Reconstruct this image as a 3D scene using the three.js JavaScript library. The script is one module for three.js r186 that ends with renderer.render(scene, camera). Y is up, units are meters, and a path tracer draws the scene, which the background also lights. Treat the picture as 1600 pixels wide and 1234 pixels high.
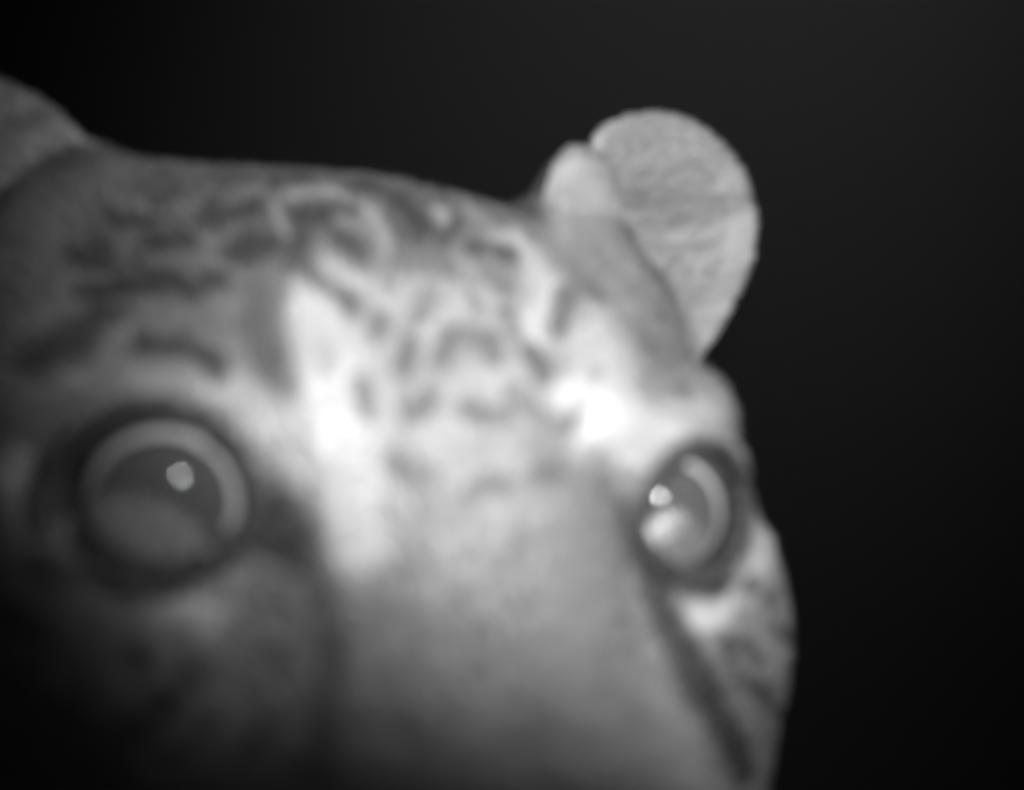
import * as THREE from 'three';
import { RoundedBoxGeometry } from 'three/addons/geometries/RoundedBoxGeometry.js';
import { mergeGeometries } from 'three/addons/utils/BufferGeometryUtils.js';

// ---------------------------------------------------------------- camera, sky, moon, flash, exposure
const scene = new THREE.Scene();
const LENS_Y = 0.62;                         // the trail camera's lens stands this high above the ground
const F = 1300;                              // focal length in pixels of the 1600 x 1234 photograph
const camera = new THREE.PerspectiveCamera(2 * Math.atan(617 / F) * 180 / Math.PI, 1600 / 1234, 0.006, 200);
camera.position.set(0, LENS_Y, 0);
camera.lookAt(0, LENS_Y, -1);
camera.focus = 4;                            // a fixed-focus lens set for animals some metres away
camera.userData.fStop = camera.getFocalLength() / 4;   // an aperture 4 mm wide

const nightTexels = new Float32Array(16 * 8 * 4);
for (let i = 0; i < 16 * 8; i++) nightTexels.set([0.0004, 0.0004, 0.0004, 1], i * 4);
const nightSky = new THREE.DataTexture(nightTexels, 16, 8, THREE.RGBAFormat, THREE.FloatType);
nightSky.mapping = THREE.EquirectangularReflectionMapping;
nightSky.magFilter = THREE.LinearFilter;
nightSky.needsUpdate = true;
scene.background = nightSky;
scene.environment = nightSky;

const moon = new THREE.DirectionalLight(0xffffff, 0.002);
moon.name = 'moon';
moon.position.set(3, 8, 2);
moon.castShadow = true;
scene.add(moon, moon.target);

const FLASH = new THREE.Vector3(0.016, LENS_Y + 0.046, -0.012);
const flash = new THREE.SpotLight(0xffffff, 0.15, 0, 46 * Math.PI / 180, 0.92);
flash.name = 'infrared_flash';
flash.position.copy(FLASH);
flash.target.position.set(0.021, LENS_Y + 0.031, -0.17);
flash.shadow.radius = 0.4;
flash.castShadow = true;
scene.add(flash, flash.target);

scene.fog = new THREE.FogExp2(0xffffff, 0.05);

const renderer = new THREE.WebGLRenderer({ antialias: true });
renderer.toneMapping = THREE.LinearToneMapping;
renderer.toneMappingExposure = 1;
renderer.shadowMap.enabled = true;

// ---------------------------------------------------------------- helpers
let seed = 7;
const rnd = () => { seed = (seed + 0x6D2B79F5) | 0; let t = Math.imul(seed ^ (seed >>> 15), 1 | seed); t = (t + Math.imul(t ^ (t >>> 7), 61 | t)) ^ t; return ((t ^ (t >>> 14)) >>> 0) / 4294967296; };
const V = (x, y, z) => new THREE.Vector3(x, y, z);
const clamp = (x, a, b) => Math.min(b, Math.max(a, x));
const step = (a, b, x) => { const t = clamp((x - a) / (b - a), 0, 1); return t * t * (3 - 2 * t); };
const mix = (a, b, t) => a + (b - a) * t;
const hash3 = (i, j, k) => { let h = Math.imul(i, 374761393) ^ Math.imul(j, 668265263) ^ Math.imul(k, 2147483647 ^ 1274126177); h = Math.imul(h ^ (h >>> 13), 1274126177); return ((h ^ (h >>> 16)) >>> 0) / 4294967296; };
function noise(x, y, z) {
  const i = Math.floor(x), j = Math.floor(y), k = Math.floor(z), s = (t) => t * t * (3 - 2 * t), u = s(x - i), v = s(y - j), w = s(z - k);
  const c = (a, b, d) => hash3(i + a, j + b, k + d);
  return mix(mix(mix(c(0, 0, 0), c(1, 0, 0), u), mix(c(0, 1, 0), c(1, 1, 0), u), v), mix(mix(c(0, 0, 1), c(1, 0, 1), u), mix(c(0, 1, 1), c(1, 1, 1), u), v), w);
}
const smin = (a, b, k) => { const h = Math.max(k - Math.abs(a - b), 0) / k; return Math.min(a, b) - h * h * k * 0.25; };
const smax = (a, b, k) => -smin(-a, -b, k);
const gray = (g, o = {}) => new THREE.MeshStandardMaterial({ color: new THREE.Color().setRGB(g, g, g), roughness: 0.8, ...o });
function add(name, geometry, material, parent) {
  const m = new THREE.Mesh(geometry, material);
  m.name = name; m.castShadow = m.receiveShadow = true;
  parent.add(m);
  return m;
}

// ---------------------------------------------------------------- ground
{
  const g = new THREE.PlaneGeometry(120, 120, 160, 160).rotateX(-Math.PI / 2), p = g.attributes.position, c = [];
  for (let i = 0; i < p.count; i++) {
    const x = p.getX(i), z = p.getZ(i), n = noise(x * 0.8, 3, z * 0.8) * 0.6 + noise(x * 0.21, 9, z * 0.21) * 0.4, far = step(2, 9, Math.hypot(x, z));
    p.setY(i, (n - 0.5) * 0.25 * far - 0.004);
    const v = 0.10 + 0.08 * noise(x * 1.7, 1, z * 1.7);
    c.push(v, v, v);
  }
  g.setAttribute('color', new THREE.Float32BufferAttribute(c, 3));
  g.computeVertexNormals();
  const m = add('ground', g, new THREE.MeshStandardMaterial({ vertexColors: true, roughness: 0.95 }), scene);
  m.userData = { kind: 'structure', label: 'bare dark earth stretching away behind the leopard', category: 'ground' };
}

// ---------------------------------------------------------------- the trail camera and its post, behind the lens
{
  const post = new THREE.Group(); post.name = 'mounting_post'; post.position.set(0.01, 0, 0.125);
  post.userData = { label: 'round wooden post carrying the trail camera', category: 'post' };
  scene.add(post);
  add('post_shaft', new THREE.CylinderGeometry(0.05, 0.055, 1.1, 24).translate(0, 0.55, 0), gray(0.2, { roughness: 0.95 }), post);

  const cam = new THREE.Group(); cam.name = 'trail_camera'; cam.position.set(0, LENS_Y, 0);
  cam.userData = { label: 'boxy infrared trail camera with flash window, fixed to the wooden post', category: 'trail camera' };
  scene.add(cam);
  const shell = gray(0.05, { roughness: 0.6 });
  add('housing', new RoundedBoxGeometry(0.12, 0.16, 0.058, 4, 0.009).translate(0.012, 0.016, 0.043), shell, cam);
  add('lens_ring', new THREE.TorusGeometry(0.013, 0.0022, 10, 40).translate(0, 0, 0.0125), gray(0.03, { roughness: 0.4 }), cam);
  add('lens', new THREE.SphereGeometry(0.02, 32, 12, 0, Math.PI * 2, 0, 0.55).rotateX(-Math.PI / 2).scale(1, 1, 1).translate(0, 0, 0.0305), gray(0.01, { roughness: 0.05 }), cam);
  const win = add('flash_window', new RoundedBoxGeometry(0.052, 0.03, 0.004, 3, 0.0015).translate(0.016, 0.046, 0.0125), gray(0.03, { roughness: 0.3 }), cam);
  const glow = gray(0.5, { emissive: 0xffffff, emissiveIntensity: 2 });
  for (let i = 0; i < 6; i++) for (let j = 0; j < 3; j++) add('led_lamp', new THREE.SphereGeometry(0.0026, 12, 8).translate(0.016 + (i - 2.5) * 0.0075, 0.046 + (j - 1) * 0.0085, 0.0105), glow, win);
}

// ---------------------------------------------------------------- the leopard: pose and shape
const deg = Math.PI / 180;
// the head's own axes: x to its left (the picture's right), y up, z out of the face; origin midway between the eyes
const HEAD = new THREE.Matrix4().makeRotationFromEuler(new THREE.Euler(-1.9 * deg, 19.65 * deg, -3.9 * deg, 'YXZ')).setPosition(-0.0092, LENS_Y - 0.0164, -0.1305);
const UNHEAD = HEAD.clone().invert();
const LENS_LOCAL = camera.position.clone().applyMatrix4(UNHEAD);

const ell = (x, y, z, cx, cy, cz, rx, ry, rz) => {
  const a = (x - cx) / rx, b = (y - cy) / ry, c = (z - cz) / rz, k0 = Math.hypot(a, b, c), k1 = Math.hypot(a / rx, b / ry, c / rz);
  return k1 < 1e-9 ? -Math.min(rx, ry, rz) : k0 * (k0 - 1) / k1;
};
const cone = (x, y, z, ax, ay, az, ra, bx, by, bz, rb) => {   // a capsule that tapers
  const dx = bx - ax, dy = by - ay, dz = bz - az, t = clamp(((x - ax) * dx + (y - ay) * dy + (z - az) * dz) / (dx * dx + dy * dy + dz * dz), 0, 1);
  return Math.hypot(x - ax - dx * t, y - ay - dy * t, z - az - dz * t) - (ra + (rb - ra) * t);
};
const ball = (x, y, z, cx, cy, cz, r) => Math.hypot(x - cx, y - cy, z - cz) - r;

// eyes (millimetres, mirrored in x)
const EYE = V(40.5, 0, -14), EYE_R = 15.5;
const eyeOut = V(Math.sin(14 * deg), 0.06, Math.cos(14 * deg)).normalize();
const eyeSide = V(0, 1, 0).cross(eyeOut).normalize().applyAxisAngle(eyeOut, 14 * deg), eyeUp = eyeOut.clone().cross(eyeSide);
const OPEN = { half: 1.16, top: 0.68, bottom: 0.8 };
const eyeX = (sx) => sx > 0 ? sx - 2.8 : -sx, eyeY = (sx, y) => sx > 0 ? y + 1 : y;   // the eyes are not quite level
function eyeOpening(sx, sy, z) {                               // below 0 inside the opening between the lids
  const ax = eyeX(sx), y = eyeY(sx, sy);
  const qx = ax - EYE.x, qy = y - EYE.y, qz = z - EYE.z, w = qx * eyeOut.x + qy * eyeOut.y + qz * eyeOut.z;
  if (w < 1) return 10 - w;
  const u = (qx * eyeSide.x + qy * eyeSide.y + qz * eyeSide.z) / w, v = (qx * eyeUp.x + qy * eyeUp.y + qz * eyeUp.z) / w;
  const s = Math.max(0, 1 - (u / OPEN.half) ** 2), k = Math.pow(s, 0.75);
  return Math.max(v - OPEN.top * k, -v - OPEN.bottom * k, Math.abs(u) - OPEN.half) * Math.min(w, 20) * 0.7;
}

// ears: a cupped shell with a round rim; u across (outwards), v along the ear, w out of the cup
const ears = [[V(76.5, 53, -87), V(0.0, 0.18, 0.97), V(0.2, 0.97, -0.1)], [V(-81, 40, -86), V(-0.25, 0.25, 0.9), V(-0.52, 0.82, -0.15)]].map(([base, w, v], k) => {
  w.normalize(); v.addScaledVector(w, -v.dot(w)).normalize();
  return { base, w, v, u: V().crossVectors(v, w).multiplyScalar(k ? -1 : 1).normalize() };
});
function earAt(sx, y, z) {                                     // (u, v, w, distance from the middle, height of the cup there)
  const e = ears[sx < 0 ? 1 : 0], qx = sx - e.base.x, qy = y - e.base.y, qz = z - e.base.z;
  const u = qx * e.u.x + qy * e.u.y + qz * e.u.z, v = qx * e.v.x + qy * e.v.y + qz * e.v.z, w = qx * e.w.x + qy * e.w.y + qz * e.w.z;
  const r = Math.hypot((u - 2 - 0.1 * v) / (32 - 0.1 * Math.max(0, 20 - v)), (v - 30) / (v > 30 ? 36 : 62));
  return [u, v, w, r, -14 + 13 * r * r - 0.06 * (v - 20)];
}
function ear(sx, y, z) {
  const [u, v, w, r, cup] = earAt(sx, y, z);
  if (Math.abs(u) > 60 || v > 90 || v < -50 || Math.abs(w) > 60) return 30;
  const fold = 2.6 * Math.sin((v - 0.55 * u) * 0.34 + 0.03 * u) * Math.max(0, 1.05 - r);
  let d = smax(Math.abs(w - cup - fold) * 0.75 - 2.4, (r - 1) * 31, 3);
  if (sx > 0) d = smin(d, ell(u, v, w, -24, 15, 0, 12, 20, 8), 14);         // the fold at the inner edge
  if (sx > 0) d = smax(d, -ell(u, v, w, -37, 44, 0, 16, 7.5, 20), 4);          // the notch above it
  return d;
}

function headShape(xm, ym, zm) {                               // metres in, metres out
  const x = Math.sqrt(xm * xm * 1e6 + 9) - 1, y = ym * 1000, z = zm * 1000, sx = xm * 1000, ex = eyeX(sx), ey = eyeY(sx, y);
  let d = ell(x, y, z, 0, 0, -96, 70, 60, 74);                                    // skull
  d = smin(d, cone(x, y, z, 0, 36, -96, 39, 56, 38, -98, 33), 18);
  d = smin(d, cone(x, y, z, 22, 18, -66, 33, 42, 7, -74, 28), 26);                  // temples
  d = smin(d, cone(x, y, z, 0, 10, -58, 36, 0, -12, -18, 30), 14);                   // forehead
  d = smin(d, cone(x, y, z, 0, -18, -9, 26, 0, -54, 34, 22.5), 14);                // bridge of the nose
  d = smin(d, cone(x, y, z, 24, 10, -15, 11, 58, 15, -36, 13), 14);                // brow
  d = smin(d, cone(x, y, z, 44, -26, -16, 17, 72, -20, -52, 21), 18);              // cheek bone
  d = smin(d, ball(x, y, z, 46, -38, -40, 34), 20);
  d = smin(d, cone(x, y, z, 26, -84, 8, 30, 50, -72, -70, 36), 22);                // jaw
  d = smin(d, cone(x, y, z, 16, -58, 12, 26, 21, -84, 34, 26), 14);                // whisker pads
  d = smin(d, ball(x, y, z, 0, -70, 50, 15), 10);                                  // nose
  d = smin(d, cone(x, y, z, 0, -112, 26, 17, 0, -104, -30, 26), 14);               // chin
  d = smax(d, -cone(x, y, z, 0, -96, 66, 1.2, 34, -104, 22, 1.2), 5);               // mouth line
  d = smin(d, ball(ex, ey, z, EYE.x, EYE.y, EYE.z, 18.6), 5);                        // lids
  d = smax(d, -eyeOpening(sx, y, z), 2.2);
  d = smax(d, -ball(ex, ey, z, EYE.x, EYE.y, EYE.z, EYE_R + 0.4), 0.6);               // the socket
  d = smin(d, ear(sx, y, z), 12);
  return d / 1000;
}

// body, in the scene's own axes
const back = V(-0.36, 0, -0.93).normalize(), side = V(back.z, 0, -back.x);          // towards the tail; to the leopard's right
const nape = V(0, -0.012, -0.105).applyMatrix4(HEAD);
const at = (b, s, y) => V(nape.x + back.x * b + side.x * s, y, nape.z + back.z * b + side.z * s);
const bones = [];
const bone = (a, ra, b, rb) => bones.push([a, ra, b, rb]);
bone(nape, 0.068, at(0.2, 0, 0.555), 0.098);
bone(at(0.2, 0, 0.555), 0.1, at(0.36, 0, 0.53), 0.125);
bone(at(0.36, 0, 0.50), 0.135, at(0.6, 0, 0.48), 0.14);
bone(at(0.6, 0, 0.48), 0.14, at(0.92, 0, 0.51), 0.118);
bone(at(0.92, 0, 0.51), 0.118, at(1.1, 0, 0.52), 0.115);
for (const s of [-1, 1]) {
  const f = s * 0.04;
  bone(at(0.34 + f, s * 0.085, 0.5), 0.085, at(0.33 + f, s * 0.095, 0.33), 0.055);
  bone(at(0.33 + f, s * 0.095, 0.33), 0.052, at(0.30 + f, s * 0.095, 0.15), 0.037);
  bone(at(0.30 + f, s * 0.095, 0.15), 0.037, at(0.30 + f, s * 0.095, 0.045), 0.034);
  bone(at(0.31 + f, s * 0.095, 0.032), 0.034, at(0.25 + f, s * 0.097, 0.028), 0.03);
  bone(at(1.08 - f, s * 0.075, 0.48), 0.1, at(0.98 - f, s * 0.1, 0.32), 0.07);
  bone(at(0.98 - f, s * 0.1, 0.32), 0.06, at(1.14 - f, s * 0.1, 0.19), 0.036);
  bone(at(1.14 - f, s * 0.1, 0.19), 0.036, at(1.11 - f, s * 0.1, 0.045), 0.031);
  bone(at(1.12 - f, s * 0.1, 0.032), 0.034, at(1.05 - f, s * 0.1, 0.028), 0.03);
}
for (let k = 0, a = at(1.16, 0, 0.52); k < 6; k++) { const b = at(1.16 + 0.11 * (k + 1), 0.03 * k, 0.52 - 0.1 * Math.sin((k + 1) * 0.55) - 0.012 * k * k + (k > 3 ? 0.03 * (k - 3) : 0)); bone(a, 0.036 - 0.002 * k, b, 0.034 - 0.002 * k); a = b; }
const q = V();
function bodyShape(x, y, z) {
  let d = 1;
  for (const [a, ra, b, rb] of bones) d = smin(d, cone(x, y, z, a.x, a.y, a.z, ra, b.x, b.y, b.z, rb), 0.035);
  return d;
}
function leopardShape(x, y, z) {
  q.set(x, y, z).applyMatrix4(UNHEAD);
  const b = bodyShape(x, y, z);
  if (Math.hypot(q.x, q.y, q.z + 0.05) > 0.3) return b;
  return smin(headShape(q.x, q.y, q.z), b, 0.04 * step(-0.06, -0.11, q.z) + 1e-4);
}

// surface nets: one vertex in each cell that the surface crosses, one quad across each crossed edge
function surface(shape, lo, hi, cell, keep) {
  const n = [0, 1, 2].map((k) => Math.ceil((hi[k] - lo[k]) / cell) + 1), [nx, ny, nz] = n, B = 6;
  const val = new Float32Array(nx * ny * nz).fill(1), id = (i, j, k) => (k * ny + j) * nx + i;
  for (let k0 = 0; k0 < nz; k0 += B) for (let j0 = 0; j0 < ny; j0 += B) for (let i0 = 0; i0 < nx; i0 += B) {
    const d = shape(lo[0] + (i0 + B / 2) * cell, lo[1] + (j0 + B / 2) * cell, lo[2] + (k0 + B / 2) * cell), far = Math.abs(d) > cell * B * 1.5;
    for (let k = k0; k < Math.min(nz, k0 + B); k++) for (let j = j0; j < Math.min(ny, j0 + B); j++) for (let i = i0; i < Math.min(nx, i0 + B); i++)
      val[id(i, j, k)] = far ? d : shape(lo[0] + i * cell, lo[1] + j * cell, lo[2] + k * cell);
  }
  const of = new Int32Array(nx * ny * nz).fill(-1), pos = [], e = cell * 0.4, corner = [];
  for (let c = 0; c < 8; c++) corner.push([c & 1, (c >> 1) & 1, c >> 2]);
  for (let k = 0; k < nz - 1; k++) for (let j = 0; j < ny - 1; j++) for (let i = 0; i < nx - 1; i++) {
    let inside = 0; const v = corner.map(([a, b, c]) => val[id(i + a, j + b, k + c)]);
    for (const x of v) inside += x < 0;
    if (inside === 0 || inside === 8) continue;
    let sx = 0, sy = 0, sz = 0, m = 0;
    for (let a = 0; a < 8; a++) for (const bit of [1, 2, 4]) {
      const b = a | bit;
      if (b === a || (v[a] < 0) === (v[b] < 0)) continue;
      const t = v[a] / (v[a] - v[b]), A = corner[a], C = corner[b];
      sx += A[0] + (C[0] - A[0]) * t; sy += A[1] + (C[1] - A[1]) * t; sz += A[2] + (C[2] - A[2]) * t; m++;
    }
    of[id(i, j, k)] = pos.length / 3;
    pos.push(lo[0] + (i + sx / m) * cell, lo[1] + (j + sy / m) * cell, lo[2] + (k + sz / m) * cell);
  }
  const idx = [];
  const quad = (a, b, c, d, flip) => {
    if (a < 0 || b < 0 || c < 0 || d < 0) return;
    if (keep) { const x = (pos[a * 3] + pos[c * 3]) / 2, y = (pos[a * 3 + 1] + pos[c * 3 + 1]) / 2, z = (pos[a * 3 + 2] + pos[c * 3 + 2]) / 2; if (!keep(x, y, z)) return; }
    flip ? idx.push(a, c, b, a, d, c) : idx.push(a, b, c, a, c, d);
  };
  for (let k = 1; k < nz - 1; k++) for (let j = 1; j < ny - 1; j++) for (let i = 1; i < nx - 1; i++) {
    const s = val[id(i, j, k)] < 0;
    if (s !== val[id(i + 1, j, k)] < 0) quad(of[id(i, j - 1, k - 1)], of[id(i, j, k - 1)], of[id(i, j, k)], of[id(i, j - 1, k)], !s);
    if (s !== val[id(i, j + 1, k)] < 0) quad(of[id(i - 1, j, k - 1)], of[id(i - 1, j, k)], of[id(i, j, k)], of[id(i, j, k - 1)], !s);
    if (s !== val[id(i, j, k + 1)] < 0) quad(of[id(i - 1, j - 1, k)], of[id(i, j - 1, k)], of[id(i, j, k)], of[id(i - 1, j, k)], !s);
  }
  const nor = new Float32Array(pos.length);
  for (let i = 0; i < pos.length; i += 3) {
    for (let r = 0; r < 2; r++) {
      const [x, y, z] = [pos[i], pos[i + 1], pos[i + 2]];
      const g = V(shape(x + e, y, z) - shape(x - e, y, z), shape(x, y + e, z) - shape(x, y - e, z), shape(x, y, z + e) - shape(x, y, z - e));
      const l = g.length() / (2 * e); g.normalize(); g.toArray(nor, i);
      if (!r) { const d = clamp(shape(x, y, z) / Math.max(l, 0.3), -cell * 0.5, cell * 0.5); pos[i] -= g.x * d; pos[i + 1] -= g.y * d; pos[i + 2] -= g.z * d; }
    }
  }
  const g = new THREE.BufferGeometry();
  g.setAttribute('position', new THREE.Float32BufferAttribute(pos, 3));
  g.setAttribute('normal', new THREE.Float32BufferAttribute(nor, 3));
  g.setIndex(idx);
  return g;
}

// ---------------------------------------------------------------- the coat: markings laid on the surface as strokes
// A stroke is found once by sending a ray through photograph pixels to the head; from there on it is a marking with a place and a size in metres on the skin.
const headHit = (px, py) => {
  const dir = V((px - 800) / F, (617 - py) / F, -1).normalize(), p = camera.position.clone(); let t = 0.04;
  for (let i = 0; i < 160; i++) { const x = p.x + dir.x * t, y = p.y + dir.y * t, z = p.z + dir.z * t, d = leopardShape(x, y, z); if (d < 2e-4) return [V(x, y, z), dir]; t += Math.max(d * 0.6, 1e-4); if (t > 0.6) return null; }
  return null;
};
const strokes = [];
const e0 = 1e-3;
function stroke(value, strength, halfWidth, ...pixels) {       // pixels: x, y, x, y ...
  const points = [];
  if (value < 0.2 && strength > 0.5 && pixels[1] < 420 && pixels[0] < 860) { value = 0.08; strength = Math.max(strength, 0.85); }   // the crown's spots are the darkest
  for (let i = 0; i < pixels.length; i += 2) {
    const h = headHit(pixels[i], pixels[i + 1]);
    if (!h) continue;
    const [p, dir] = h, n = V(leopardShape(p.x + e0, p.y, p.z) - leopardShape(p.x - e0, p.y, p.z), leopardShape(p.x, p.y + e0, p.z) - leopardShape(p.x, p.y - e0, p.z), leopardShape(p.x, p.y, p.z + e0) - leopardShape(p.x, p.y, p.z - e0)).normalize();
    const c = clamp(-n.dot(dir), 0.38, 1), slope = dir.clone().addScaledVector(n, -dir.dot(n)).normalize();
    points.push({ p, r: (value < 0.5 && pixels[i + 1] < 420 ? 1.5 : 1.18) * halfWidth * -p.z / F, slope, c });
  }
  if (points.length) strokes.push({ value, strength, soft: value > 0.5, points: points.length > 1 ? points : [points[0], points[0]] });
}
const DARK = 0.15, PALE = 0.78, BASE = 0.34;
const k_ = (w, ...p) => stroke(0.08, 0.95, w, ...p), d_ = (w, ...p) => stroke(DARK, 0.74, w, ...p), m_ = (w, ...p) => stroke(DARK, 0.68, w, ...p), s_ = (w, ...p) => stroke(DARK, 0.35, w, ...p), l_ = (w, ...p) => stroke(PALE, 0.95, w, ...p), h_ = (w, ...p) => stroke(PALE, 0.55, w, ...p);
// pale fur
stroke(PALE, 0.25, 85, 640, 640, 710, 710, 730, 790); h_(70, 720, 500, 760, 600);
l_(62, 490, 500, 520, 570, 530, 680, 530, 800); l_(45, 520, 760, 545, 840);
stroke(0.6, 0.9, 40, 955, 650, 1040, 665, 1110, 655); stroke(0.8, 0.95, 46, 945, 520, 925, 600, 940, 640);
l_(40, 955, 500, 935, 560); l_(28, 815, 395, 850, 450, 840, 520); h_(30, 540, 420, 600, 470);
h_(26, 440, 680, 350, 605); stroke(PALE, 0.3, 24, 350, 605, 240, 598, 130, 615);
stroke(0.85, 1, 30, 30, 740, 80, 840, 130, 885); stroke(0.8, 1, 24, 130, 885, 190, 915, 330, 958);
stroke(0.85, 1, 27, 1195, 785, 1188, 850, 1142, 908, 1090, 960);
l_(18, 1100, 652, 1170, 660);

// forehead and crown
stroke(0.25, 0.8, 50, 200, 380, 330, 330, 480, 310, 640, 330);
l_(11, 455, 312, 520, 308, 585, 345, 602, 385); l_(12, 685, 340, 692, 350); l_(12, 735, 338, 752, 345); l_(9, 640, 290, 722, 300); h_(9, 290, 335, 400, 305); h_(10, 430, 330, 445, 360); l_(13, 770, 375, 800, 380); h_(9, 330, 385, 355, 372); h_(9, 540, 360, 575, 365); h_(9, 800, 320, 840, 345); h_(10, 860, 345, 880, 360); h_(9, 225, 330, 250, 340); h_(9, 440, 275, 520, 275); h_(10, 620, 440, 650, 450); h_(9, 710, 400, 720, 415);
d_(30, 418, 462, 405, 505, 420, 560); m_(22, 425, 560, 445, 605);
k_(22, 232, 545, 280, 549, 332, 572);
k_(18, 297, 460, 342, 440); k_(18, 375, 397, 422, 386); k_(12, 325, 358, 406, 332); k_(14, 250, 389, 287, 379); k_(12, 185, 347, 235, 353);
k_(9, 327, 326, 392, 287); k_(9, 280, 304, 335, 268); k_(11, 428, 289, 478, 288); k_(13, 462, 344, 503, 346); k_(9, 525, 331, 552, 338); m_(8, 215, 300, 260, 285);
k_(24, 150, 475, 205, 460, 265, 445); k_(28, 60, 560, 120, 530, 185, 495); m_(14, 120, 405, 180, 420);
d_(14, 472, 385, 457, 414, 500, 440, 540, 470); d_(18, 545, 470, 552, 484);
d_(18, 537, 385, 556, 397); d_(15, 591, 500, 588, 526); d_(15, 639, 547, 627, 580); d_(15, 560, 600, 575, 642); d_(17, 643, 645, 672, 632);
m_(16, 688, 572, 692, 537, 722, 524, 762, 534, 772, 562); s_(22, 715, 548, 750, 552);
d_(17, 826, 556, 850, 588); d_(16, 727, 640, 755, 650, 786, 652); m_(13, 797, 620, 845, 650, 882, 672);
d_(13, 650, 502, 661, 490); m_(9, 655, 462, 690, 472); m_(11, 605, 446, 610, 452);
m_(14, 570, 300, 620, 320, 645, 345, 655, 372); d_(10, 668, 362, 690, 378, 714, 360); s_(22, 620, 400, 700, 410); m_(10, 660, 300, 690, 315);
d_(10, 735, 392, 752, 396); d_(11, 752, 428, 764, 436); d_(12, 780, 452, 790, 460); d_(10, 733, 468, 746, 486); d_(12, 782, 490, 794, 500); d_(11, 778, 398, 798, 404);
m_(18, 876, 470, 868, 515); m_(14, 915, 455, 930, 470);  m_(10, 800, 340, 850, 355); m_(9, 700, 425, 715, 440);
m_(10, 930, 590, 905, 640, 882, 672); s_(14, 505, 560, 512, 580); m_(10, 560, 270, 600, 285); m_(10, 750, 310, 790, 320); m_(9, 400, 250, 440, 262);
m_(14, 612, 716, 643, 745, 677, 738); m_(13, 735, 772, 760, 747, 786, 766); s_(11, 708, 800, 722, 806); m_(16, 832, 742, 864, 740); s_(14, 785, 872, 812, 840); s_(10, 740, 700, 760, 705);
s_(12, 920, 700, 940, 760, 960, 830);
m_(9, 598, 268, 620, 272); m_(9, 685, 288, 705, 292); m_(9, 740, 332, 760, 340); m_(9, 820, 330, 842, 338); m_(9, 828, 378, 846, 386); m_(9, 880, 420, 896, 432); m_(9, 895, 380, 905, 388); m_(9, 350, 395, 362, 410); m_(8, 600, 350, 622, 372); m_(9, 575, 420, 585, 432); m_(8, 690, 505, 700, 512); m_(9, 800, 520, 812, 532); m_(8, 520, 290, 560, 300); k_(9, 240, 325, 262, 318); k_(9, 150, 380, 175, 392); k_(9, 210, 415, 232, 424); k_(8, 340, 290, 362, 280); k_(8, 440, 255, 480, 262);
// behind the brow, under the ear
stroke(0.68, 0.8, 50, 890, 380, 980, 460, 1050, 535); s_(9, 930, 400, 985, 455, 1030, 500); d_(11, 1062, 610, 1066, 622); s_(20, 1090, 560, 1110, 600);
// face
d_(26, 480, 850, 508, 930, 516, 1050, 500, 1200); k_(24, 1015, 880, 1045, 970, 1100, 1080, 1150, 1190);
d_(20, 60, 880, 112, 902); d_(16, 205, 1010, 230, 1025); d_(22, 300, 1060, 215, 1130); d_(18, 20, 960, 60, 985); m_(16, 330, 1130, 280, 1180); m_(14, 420, 1130, 390, 1180); s_(12, 310, 1010, 340, 1030);
k_(14, 1212, 985, 1222, 1000); k_(14, 1178, 1072, 1202, 1112); k_(12, 1160, 1005, 1178, 1030); k_(15, 1165, 915, 1215, 885); k_(11, 1130, 1000, 1150, 1060); k_(9, 1195, 940, 1212, 925); k_(10, 1105, 1040, 1125, 1070);
// inside the ear


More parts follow.
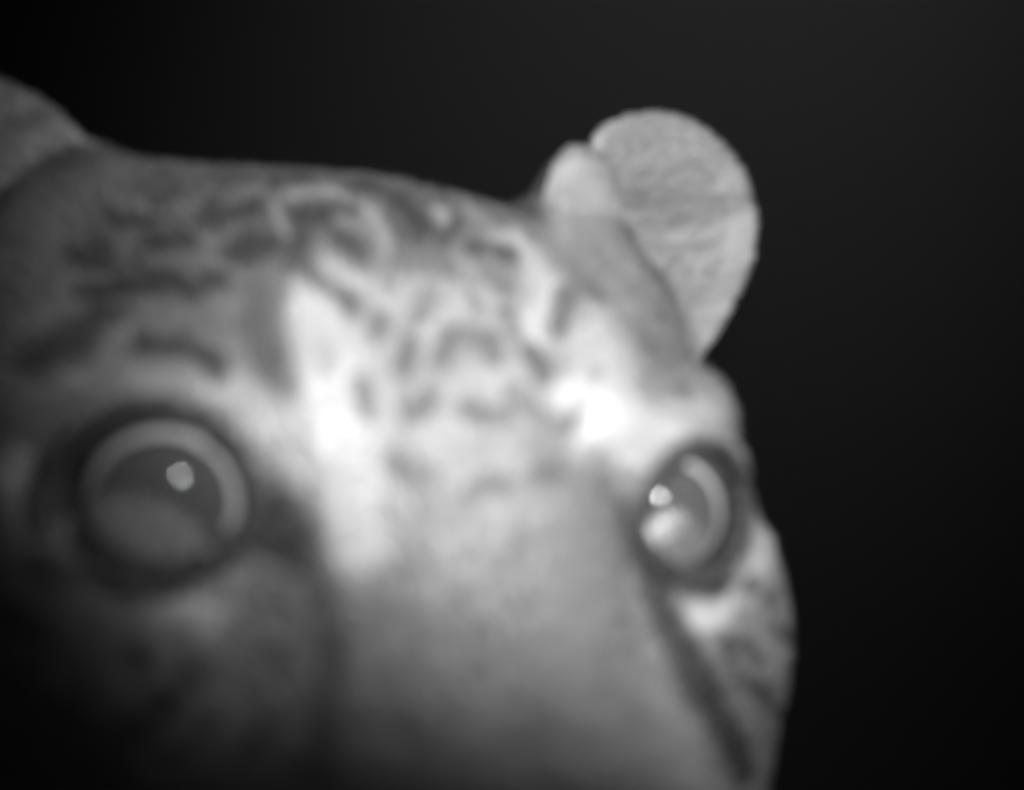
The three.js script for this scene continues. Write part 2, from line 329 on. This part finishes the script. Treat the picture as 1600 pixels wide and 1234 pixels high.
const rosettes = [];
for (let i = 0; i < 900; i++) rosettes.push([rnd(), rnd(), rnd(), rnd()]);
const cellSpots = (x, y, z, size) => {                          // distance to the nearest of scattered spots, in cells
  const i0 = Math.floor(x / size), j0 = Math.floor(y / size), k0 = Math.floor(z / size); let best = 9;
  for (let i = i0 - 1; i <= i0 + 1; i++) for (let j = j0 - 1; j <= j0 + 1; j++) for (let k = k0 - 1; k <= k0 + 1; k++)
    best = Math.min(best, Math.hypot(x / size - i - 0.2 - 0.6 * hash3(i, j, k), y / size - j - 0.2 - 0.6 * hash3(j + 31, k, i), z / size - k - 0.2 - 0.6 * hash3(k, i + 57, j)));
  return best;
};
function coat(x, y, z) {
  q.set(x, y, z).applyMatrix4(UNHEAD);
  const hx = q.x * 1000, ax = Math.abs(hx), hy = q.y * 1000, hz = q.z * 1000;
  let c = BASE + 0.09 * step(-5, -30, hy) * step(14, 34, ax) + 0.05 * (noise(hx * 0.09, hy * 0.09, hz * 0.09) - 0.5);
  const inFace = hz > -130 && Math.hypot(hx, hy, hz + 40) < 190, isEar = inFace && ear(hx, hy, hz) < 2.5;
  if (!inFace) {                                                // rosettes on neck and body
    const s = cellSpots(x, y, z, 0.062);
    c = mix(c, DARK, step(0.44, 0.36, s) * step(0.16, 0.24, s));
    c = mix(c, 0.34, step(0.2, 0.14, s));
    c = mix(c, 0.65, step(0.42, 0.3, y));
  } else if (isEar) {
    const [u, v, w, r, cup] = earAt(hx, hy, hz), inner = w > cup;
    c = inner ? 0.72 + 0.34 * (noise((u + 0.55 * v) * 0.035, (v - 0.55 * u) * 0.2, 4) - 0.5) : mix(0.12, 0.6, step(0.5, 0.35, r));
  } else {
    const s = cellSpots(hx, hy, hz, 21), away = Math.max(step(-70, -95, hz), step(-50, -75, hy) * step(0, -30, hz));   // where the photograph shows nothing: small solid spots
    c = mix(c, DARK, away * step(0.34, 0.26, s));
    c = mix(c, 0.68, step(-92, -106, hy));
    c = mix(c, 0.62, step(34, 26, Math.hypot(ax - 24, hy + 84, hz - 34)) * 0.6);
  }
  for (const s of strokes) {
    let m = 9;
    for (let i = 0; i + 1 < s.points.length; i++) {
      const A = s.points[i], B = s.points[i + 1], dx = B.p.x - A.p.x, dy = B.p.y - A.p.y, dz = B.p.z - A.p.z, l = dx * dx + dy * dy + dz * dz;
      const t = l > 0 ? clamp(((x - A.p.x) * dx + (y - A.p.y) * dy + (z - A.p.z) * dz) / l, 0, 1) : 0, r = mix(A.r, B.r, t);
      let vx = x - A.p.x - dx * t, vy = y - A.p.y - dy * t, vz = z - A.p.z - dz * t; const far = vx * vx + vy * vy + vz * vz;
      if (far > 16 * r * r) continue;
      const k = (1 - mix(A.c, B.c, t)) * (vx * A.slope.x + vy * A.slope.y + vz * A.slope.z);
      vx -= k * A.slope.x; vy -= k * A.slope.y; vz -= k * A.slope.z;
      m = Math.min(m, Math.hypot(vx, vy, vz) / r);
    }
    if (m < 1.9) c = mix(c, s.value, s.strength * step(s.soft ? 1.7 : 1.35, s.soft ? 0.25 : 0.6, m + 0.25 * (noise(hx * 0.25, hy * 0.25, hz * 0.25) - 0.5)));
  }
  if (inFace) {                                                  // bare dark skin round the eyes, and the nose leather
    const o = eyeOpening(hx, hy, hz), near = Math.hypot(eyeX(hx) - EYE.x, eyeY(hx, hy) - EYE.y, hz - EYE.z);
    if (near < 34) {
      const inner = (EYE.x - ax) * 0.2 + (EYE.y - hy) * 0.05;
      c = mix(c, 0.06, step(4.4 + inner * 0.35, 2.2, o) * step(34, 27, near));
    }
    c = mix(c, 0.05, step(16, 13, Math.hypot(ax, (hy + 71) * 1.1, hz - 58)));
  }
  return c;
}

const leopard = new THREE.Group();
leopard.name = 'leopard';
leopard.userData = { label: 'spotted leopard pushing its face up to the trail camera at night', category: 'leopard' };
leopard.position.copy(at(0.6, 0, 0));
scene.add(leopard);
const toBase = new THREE.Matrix4().makeTranslation(-leopard.position.x, 0, -leopard.position.z);
const box = { lo: [-0.16, LENS_Y - 0.17, -0.33], hi: [0.15, LENS_Y + 0.16, -0.035] };
const inBox = (x, y, z, m = 0) => { q.set(x, y, z).applyMatrix4(UNHEAD); return q.z > -0.135 - m && Math.abs(q.x) < 0.135 && q.y < 0.16 && q.y > -0.145; };
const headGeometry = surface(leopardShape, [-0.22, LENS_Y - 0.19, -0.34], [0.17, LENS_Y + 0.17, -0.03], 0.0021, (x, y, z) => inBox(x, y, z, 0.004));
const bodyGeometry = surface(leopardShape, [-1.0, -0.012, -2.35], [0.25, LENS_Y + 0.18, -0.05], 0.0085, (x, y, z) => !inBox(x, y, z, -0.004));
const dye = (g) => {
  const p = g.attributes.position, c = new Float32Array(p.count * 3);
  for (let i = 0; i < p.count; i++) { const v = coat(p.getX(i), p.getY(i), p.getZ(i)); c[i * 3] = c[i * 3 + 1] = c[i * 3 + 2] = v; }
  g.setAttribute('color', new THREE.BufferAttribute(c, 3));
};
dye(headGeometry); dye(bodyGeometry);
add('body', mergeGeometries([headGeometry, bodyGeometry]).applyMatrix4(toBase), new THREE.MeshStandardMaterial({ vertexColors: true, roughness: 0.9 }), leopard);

// ---------------------------------------------------------------- eyes
function makeEye(s, gaze, cap) {                               // cap: how far the mirror at the back of the eye reaches, in radians
  const eye = new THREE.Group(); eye.name = 'eye';
  leopard.add(eye);
  const c = V((EYE.x * s + (s > 0 ? 2.8 : 0)) / 1000, (EYE.y - (s > 0 ? 1 : 0)) / 1000, EYE.z / 1000).applyMatrix4(HEAD), dir = gaze.clone().sub(c).normalize();
  eye.position.copy(c).applyMatrix4(toBase);
  eye.quaternion.setFromUnitVectors(V(0, 0, 1), dir);
  const R = EYE_R / 1000, limbus = 0.0106, zl = Math.sqrt(R * R - limbus * limbus), pupil = 0.0092;
  const open = Math.asin(limbus / R);
  add('sclera', new THREE.SphereGeometry(R, 64, 48, 0, Math.PI * 2, open, Math.PI - open).rotateX(Math.PI / 2), gray(0.07, { roughness: 0.25, side: THREE.DoubleSide }), eye);
  const rc = 0.0127, zc = zl - Math.sqrt(rc * rc - limbus * limbus);
  add('cornea', new THREE.SphereGeometry(rc, 64, 24, 0, Math.PI * 2, 0, Math.asin(limbus / rc)).rotateX(Math.PI / 2).translate(0, 0, zc), new THREE.MeshPhysicalMaterial({ color: 0xffffff, transmission: 1, thickness: 0, roughness: 0.03, ior: 1.38 }), eye);
  const ringGeo = new THREE.RingGeometry(pupil, limbus, 96, 6), rp = ringGeo.attributes.position, rcol = [];
  for (let i = 0; i < rp.count; i++) {
    const x = rp.getX(i), y = rp.getY(i), r = Math.hypot(x, y), a = Math.atan2(y, x);
    rp.setZ(i, zl + 0.0012 * (1 - (r - pupil) / (limbus - pupil)) - 0.0004);
    const v = 0.46 + 0.16 * (noise(Math.cos(a) * 14, Math.sin(a) * 14, r * 900) - 0.5); rcol.push(v, v, v);
  }
  ringGeo.setAttribute('color', new THREE.Float32BufferAttribute(rcol, 3)); ringGeo.computeVertexNormals();
  add('iris', ringGeo, new THREE.MeshStandardMaterial({ vertexColors: true, roughness: 0.6, side: THREE.DoubleSide }), eye);
  const glaze = gray(0.6, { roughness: 0.7, transparent: true, opacity: 0.15 });
  add('crystalline_lens', new THREE.SphereGeometry(pupil + 0.0006, 48, 16, 0, Math.PI * 2, 0, Math.PI / 2).scale(1, 0.14, 1).rotateX(Math.PI / 2).translate(0, 0, zl - 0.001), glaze, eye);
  add('choroid', new THREE.SphereGeometry(R * 0.97, 48, 32, 0, Math.PI * 2, open, Math.PI - cap - open).rotateX(Math.PI / 2), gray(0.07, { side: THREE.DoubleSide }), eye);
  add('tapetum', new THREE.SphereGeometry(R * 0.97, 48, 32, 0, Math.PI * 2, Math.PI - cap, cap).rotateX(Math.PI / 2), gray(0.95, { metalness: 1, roughness: 0.55, side: THREE.DoubleSide }), eye);
}
makeEye(-1, V(-0.027, LENS_Y - 0.026, 0), 0.4);
makeEye(1, V(0.026, LENS_Y - 0.022, 0), 0.75);

// ---------------------------------------------------------------- fur
{
  const N = 240000, p = headGeometry.attributes.position, nn = headGeometry.attributes.normal, ix = headGeometry.index.array, T = ix.length / 3, sum = new Float64Array(T);
  const a = V(), b = V(), c = V(), n = V(), flow = V(), along = V(), side2 = V(), up = V(), mt = new THREE.Matrix4(), tint = new THREE.Color();
  let total = 0;
  for (let t = 0; t < T; t++) { a.fromBufferAttribute(p, ix[t * 3]); b.fromBufferAttribute(p, ix[t * 3 + 1]); c.fromBufferAttribute(p, ix[t * 3 + 2]); total += b.sub(a).cross(c.sub(a)).length() / 2; sum[t] = total; }
  // a hair one unit long: a thin three-sided blade that bends and tapers
  const hp = [], hi = [];
  for (let k = 0; k < 3; k++) { const t = k / 2.6, w = 0.5 * (1 - 0.75 * t), bend = 0.22 * t * t; for (let j = 0; j < 3; j++) hp.push(w * Math.cos(j * 2.094), t, w * Math.sin(j * 2.094) + bend * 0); }
  hp.push(0, 1, 0);
  for (let k = 0; k < 2; k++) for (let j = 0; j < 3; j++) { const i0 = k * 3 + j, i1 = k * 3 + (j + 1) % 3; hi.push(i0, i0 + 3, i1, i1, i0 + 3, i1 + 3); }
  for (let j = 0; j < 3; j++) hi.push(6 + j, 9, 6 + (j + 1) % 3);
  const hair = new THREE.BufferGeometry(); hair.setAttribute('position', new THREE.Float32BufferAttribute(hp, 3)); hair.setIndex(hi); hair.computeVertexNormals();
  const fur = new THREE.InstancedMesh(hair, gray(1, { roughness: 0.75 }), N);
  fur.name = 'fur'; fur.castShadow = fur.receiveShadow = true; fur.userData = { kind: 'stuff' };
  const headTurn = new THREE.Matrix4().extractRotation(HEAD);
  let k = 0;
  for (let tries = 0; k < N && tries < N * 3; tries++) {
    const at_ = rnd() * total; let lo = 0, hi_ = T - 1;
    while (lo < hi_) { const m = (lo + hi_) >> 1; sum[m] < at_ ? lo = m + 1 : hi_ = m; }
    let u = rnd(), v = rnd(); if (u + v > 1) { u = 1 - u; v = 1 - v; }
    const [i0, i1, i2] = [ix[lo * 3], ix[lo * 3 + 1], ix[lo * 3 + 2]];
    a.fromBufferAttribute(p, i0).multiplyScalar(1 - u - v).addScaledVector(b.fromBufferAttribute(p, i1), u).addScaledVector(c.fromBufferAttribute(p, i2), v);
    n.fromBufferAttribute(nn, i0).multiplyScalar(1 - u - v).addScaledVector(b.fromBufferAttribute(nn, i1), u).addScaledVector(c.fromBufferAttribute(nn, i2), v).normalize();
    q.copy(a).applyMatrix4(UNHEAD);
    const hx = q.x * 1000, ax = Math.abs(hx), hy = q.y * 1000, hz = q.z * 1000, o = eyeOpening(hx, hy, hz), near = Math.hypot(eyeX(hx) - EYE.x, eyeY(hx, hy) - EYE.y, hz - EYE.z);
    if (near < 26 && o < 2.4) continue;
    if (Math.hypot(ax, (hy + 71) * 1.1, hz - 58) < 13) continue;
    const earHere = ear(hx, hy, hz) < 2;
    let length = earHere ? 4 : mix(2.6, 4.2, step(20, -60, hz)) + 3 * step(-30, -90, hy);
    if (near < 30) length = Math.min(length, 2 + 0.2 * Math.max(o, 0));
    // hairs lie back from the nose over the brow; in the ears they point to the rim
    if (earHere) { const e = ears[hx < 0 ? 1 : 0]; flow.copy(e.u).addScaledVector(e.v, 0.6).add(V(rnd() - 0.5, rnd() - 0.5, rnd() - 0.5).multiplyScalar(0.5)); const rim = earAt(hx, hy, hz)[3]; if (rim > 0.7) length = 2.2; else if (rim < 0.55 && rnd() < 0.07) length = 8; } else flow.set(hx * 0.006, 0.55 - 0.6 * step(-20, -70, hy), -1);
    flow.applyMatrix4(headTurn).addScaledVector(n, -flow.dot(n)).normalize();
    along.copy(flow).multiplyScalar(0.85).addScaledVector(n, 0.55).add(V(rnd() - 0.5, rnd() - 0.5, rnd() - 0.5).multiplyScalar(0.45)).normalize();
    side2.crossVectors(along, n).normalize(); up.crossVectors(side2, along);
    const L = length * (0.7 + 0.6 * rnd()) / 1000, w = 0.00042 * (0.7 + 0.6 * rnd());
    mt.makeBasis(side2.multiplyScalar(w), along.multiplyScalar(L), up.multiplyScalar(w)).setPosition(a.x - leopard.position.x, a.y, a.z - leopard.position.z);
    fur.setMatrixAt(k, mt);
    const reach = 0.55 * L / along.length();
    const g = clamp(coat(a.x + along.x * reach, a.y + along.y * reach, a.z + along.z * reach) * (0.88 + 0.24 * rnd()), 0.03, 0.9);
    fur.setColorAt(k, tint.setRGB(g, g, g));
    k++;
  }
  fur.count = k;
  leopard.add(fur);
}

// ---------------------------------------------------------------- whiskers
{
  const m = gray(0.6, { roughness: 0.5 });
  const whisker = (s, x, y, z, dx, dy, dz, length, bend) => {
    const o = V(s * x, y, z), d = V(s * dx, dy, dz).normalize(), pts = [];
    for (let i = 0; i <= 8; i++) { const t = i / 8; pts.push(o.clone().addScaledVector(d, length * t).add(V(0, bend * t * t, -0.25 * length * t * t)).multiplyScalar(0.001).applyMatrix4(HEAD).applyMatrix4(toBase)); }
    const g = new THREE.TubeGeometry(new THREE.CatmullRomCurve3(pts), 14, 0.00004, 4);
    add('whisker', g, m, leopard);
  };
  for (const s of [-1, 1]) {
    for (let r = 0; r < 3; r++) for (let i = 0; i < 4; i++) whisker(s, 38 + 2 * i * 0.5, -70 - 8 * r, 40 - 9 * i, 0.95, -0.1 - 0.18 * r, 0.05, 85 + 12 * rnd() + i * 6, -14 - 6 * r);
  }
}

scene.updateMatrixWorld(true);
renderer.render(scene, camera);
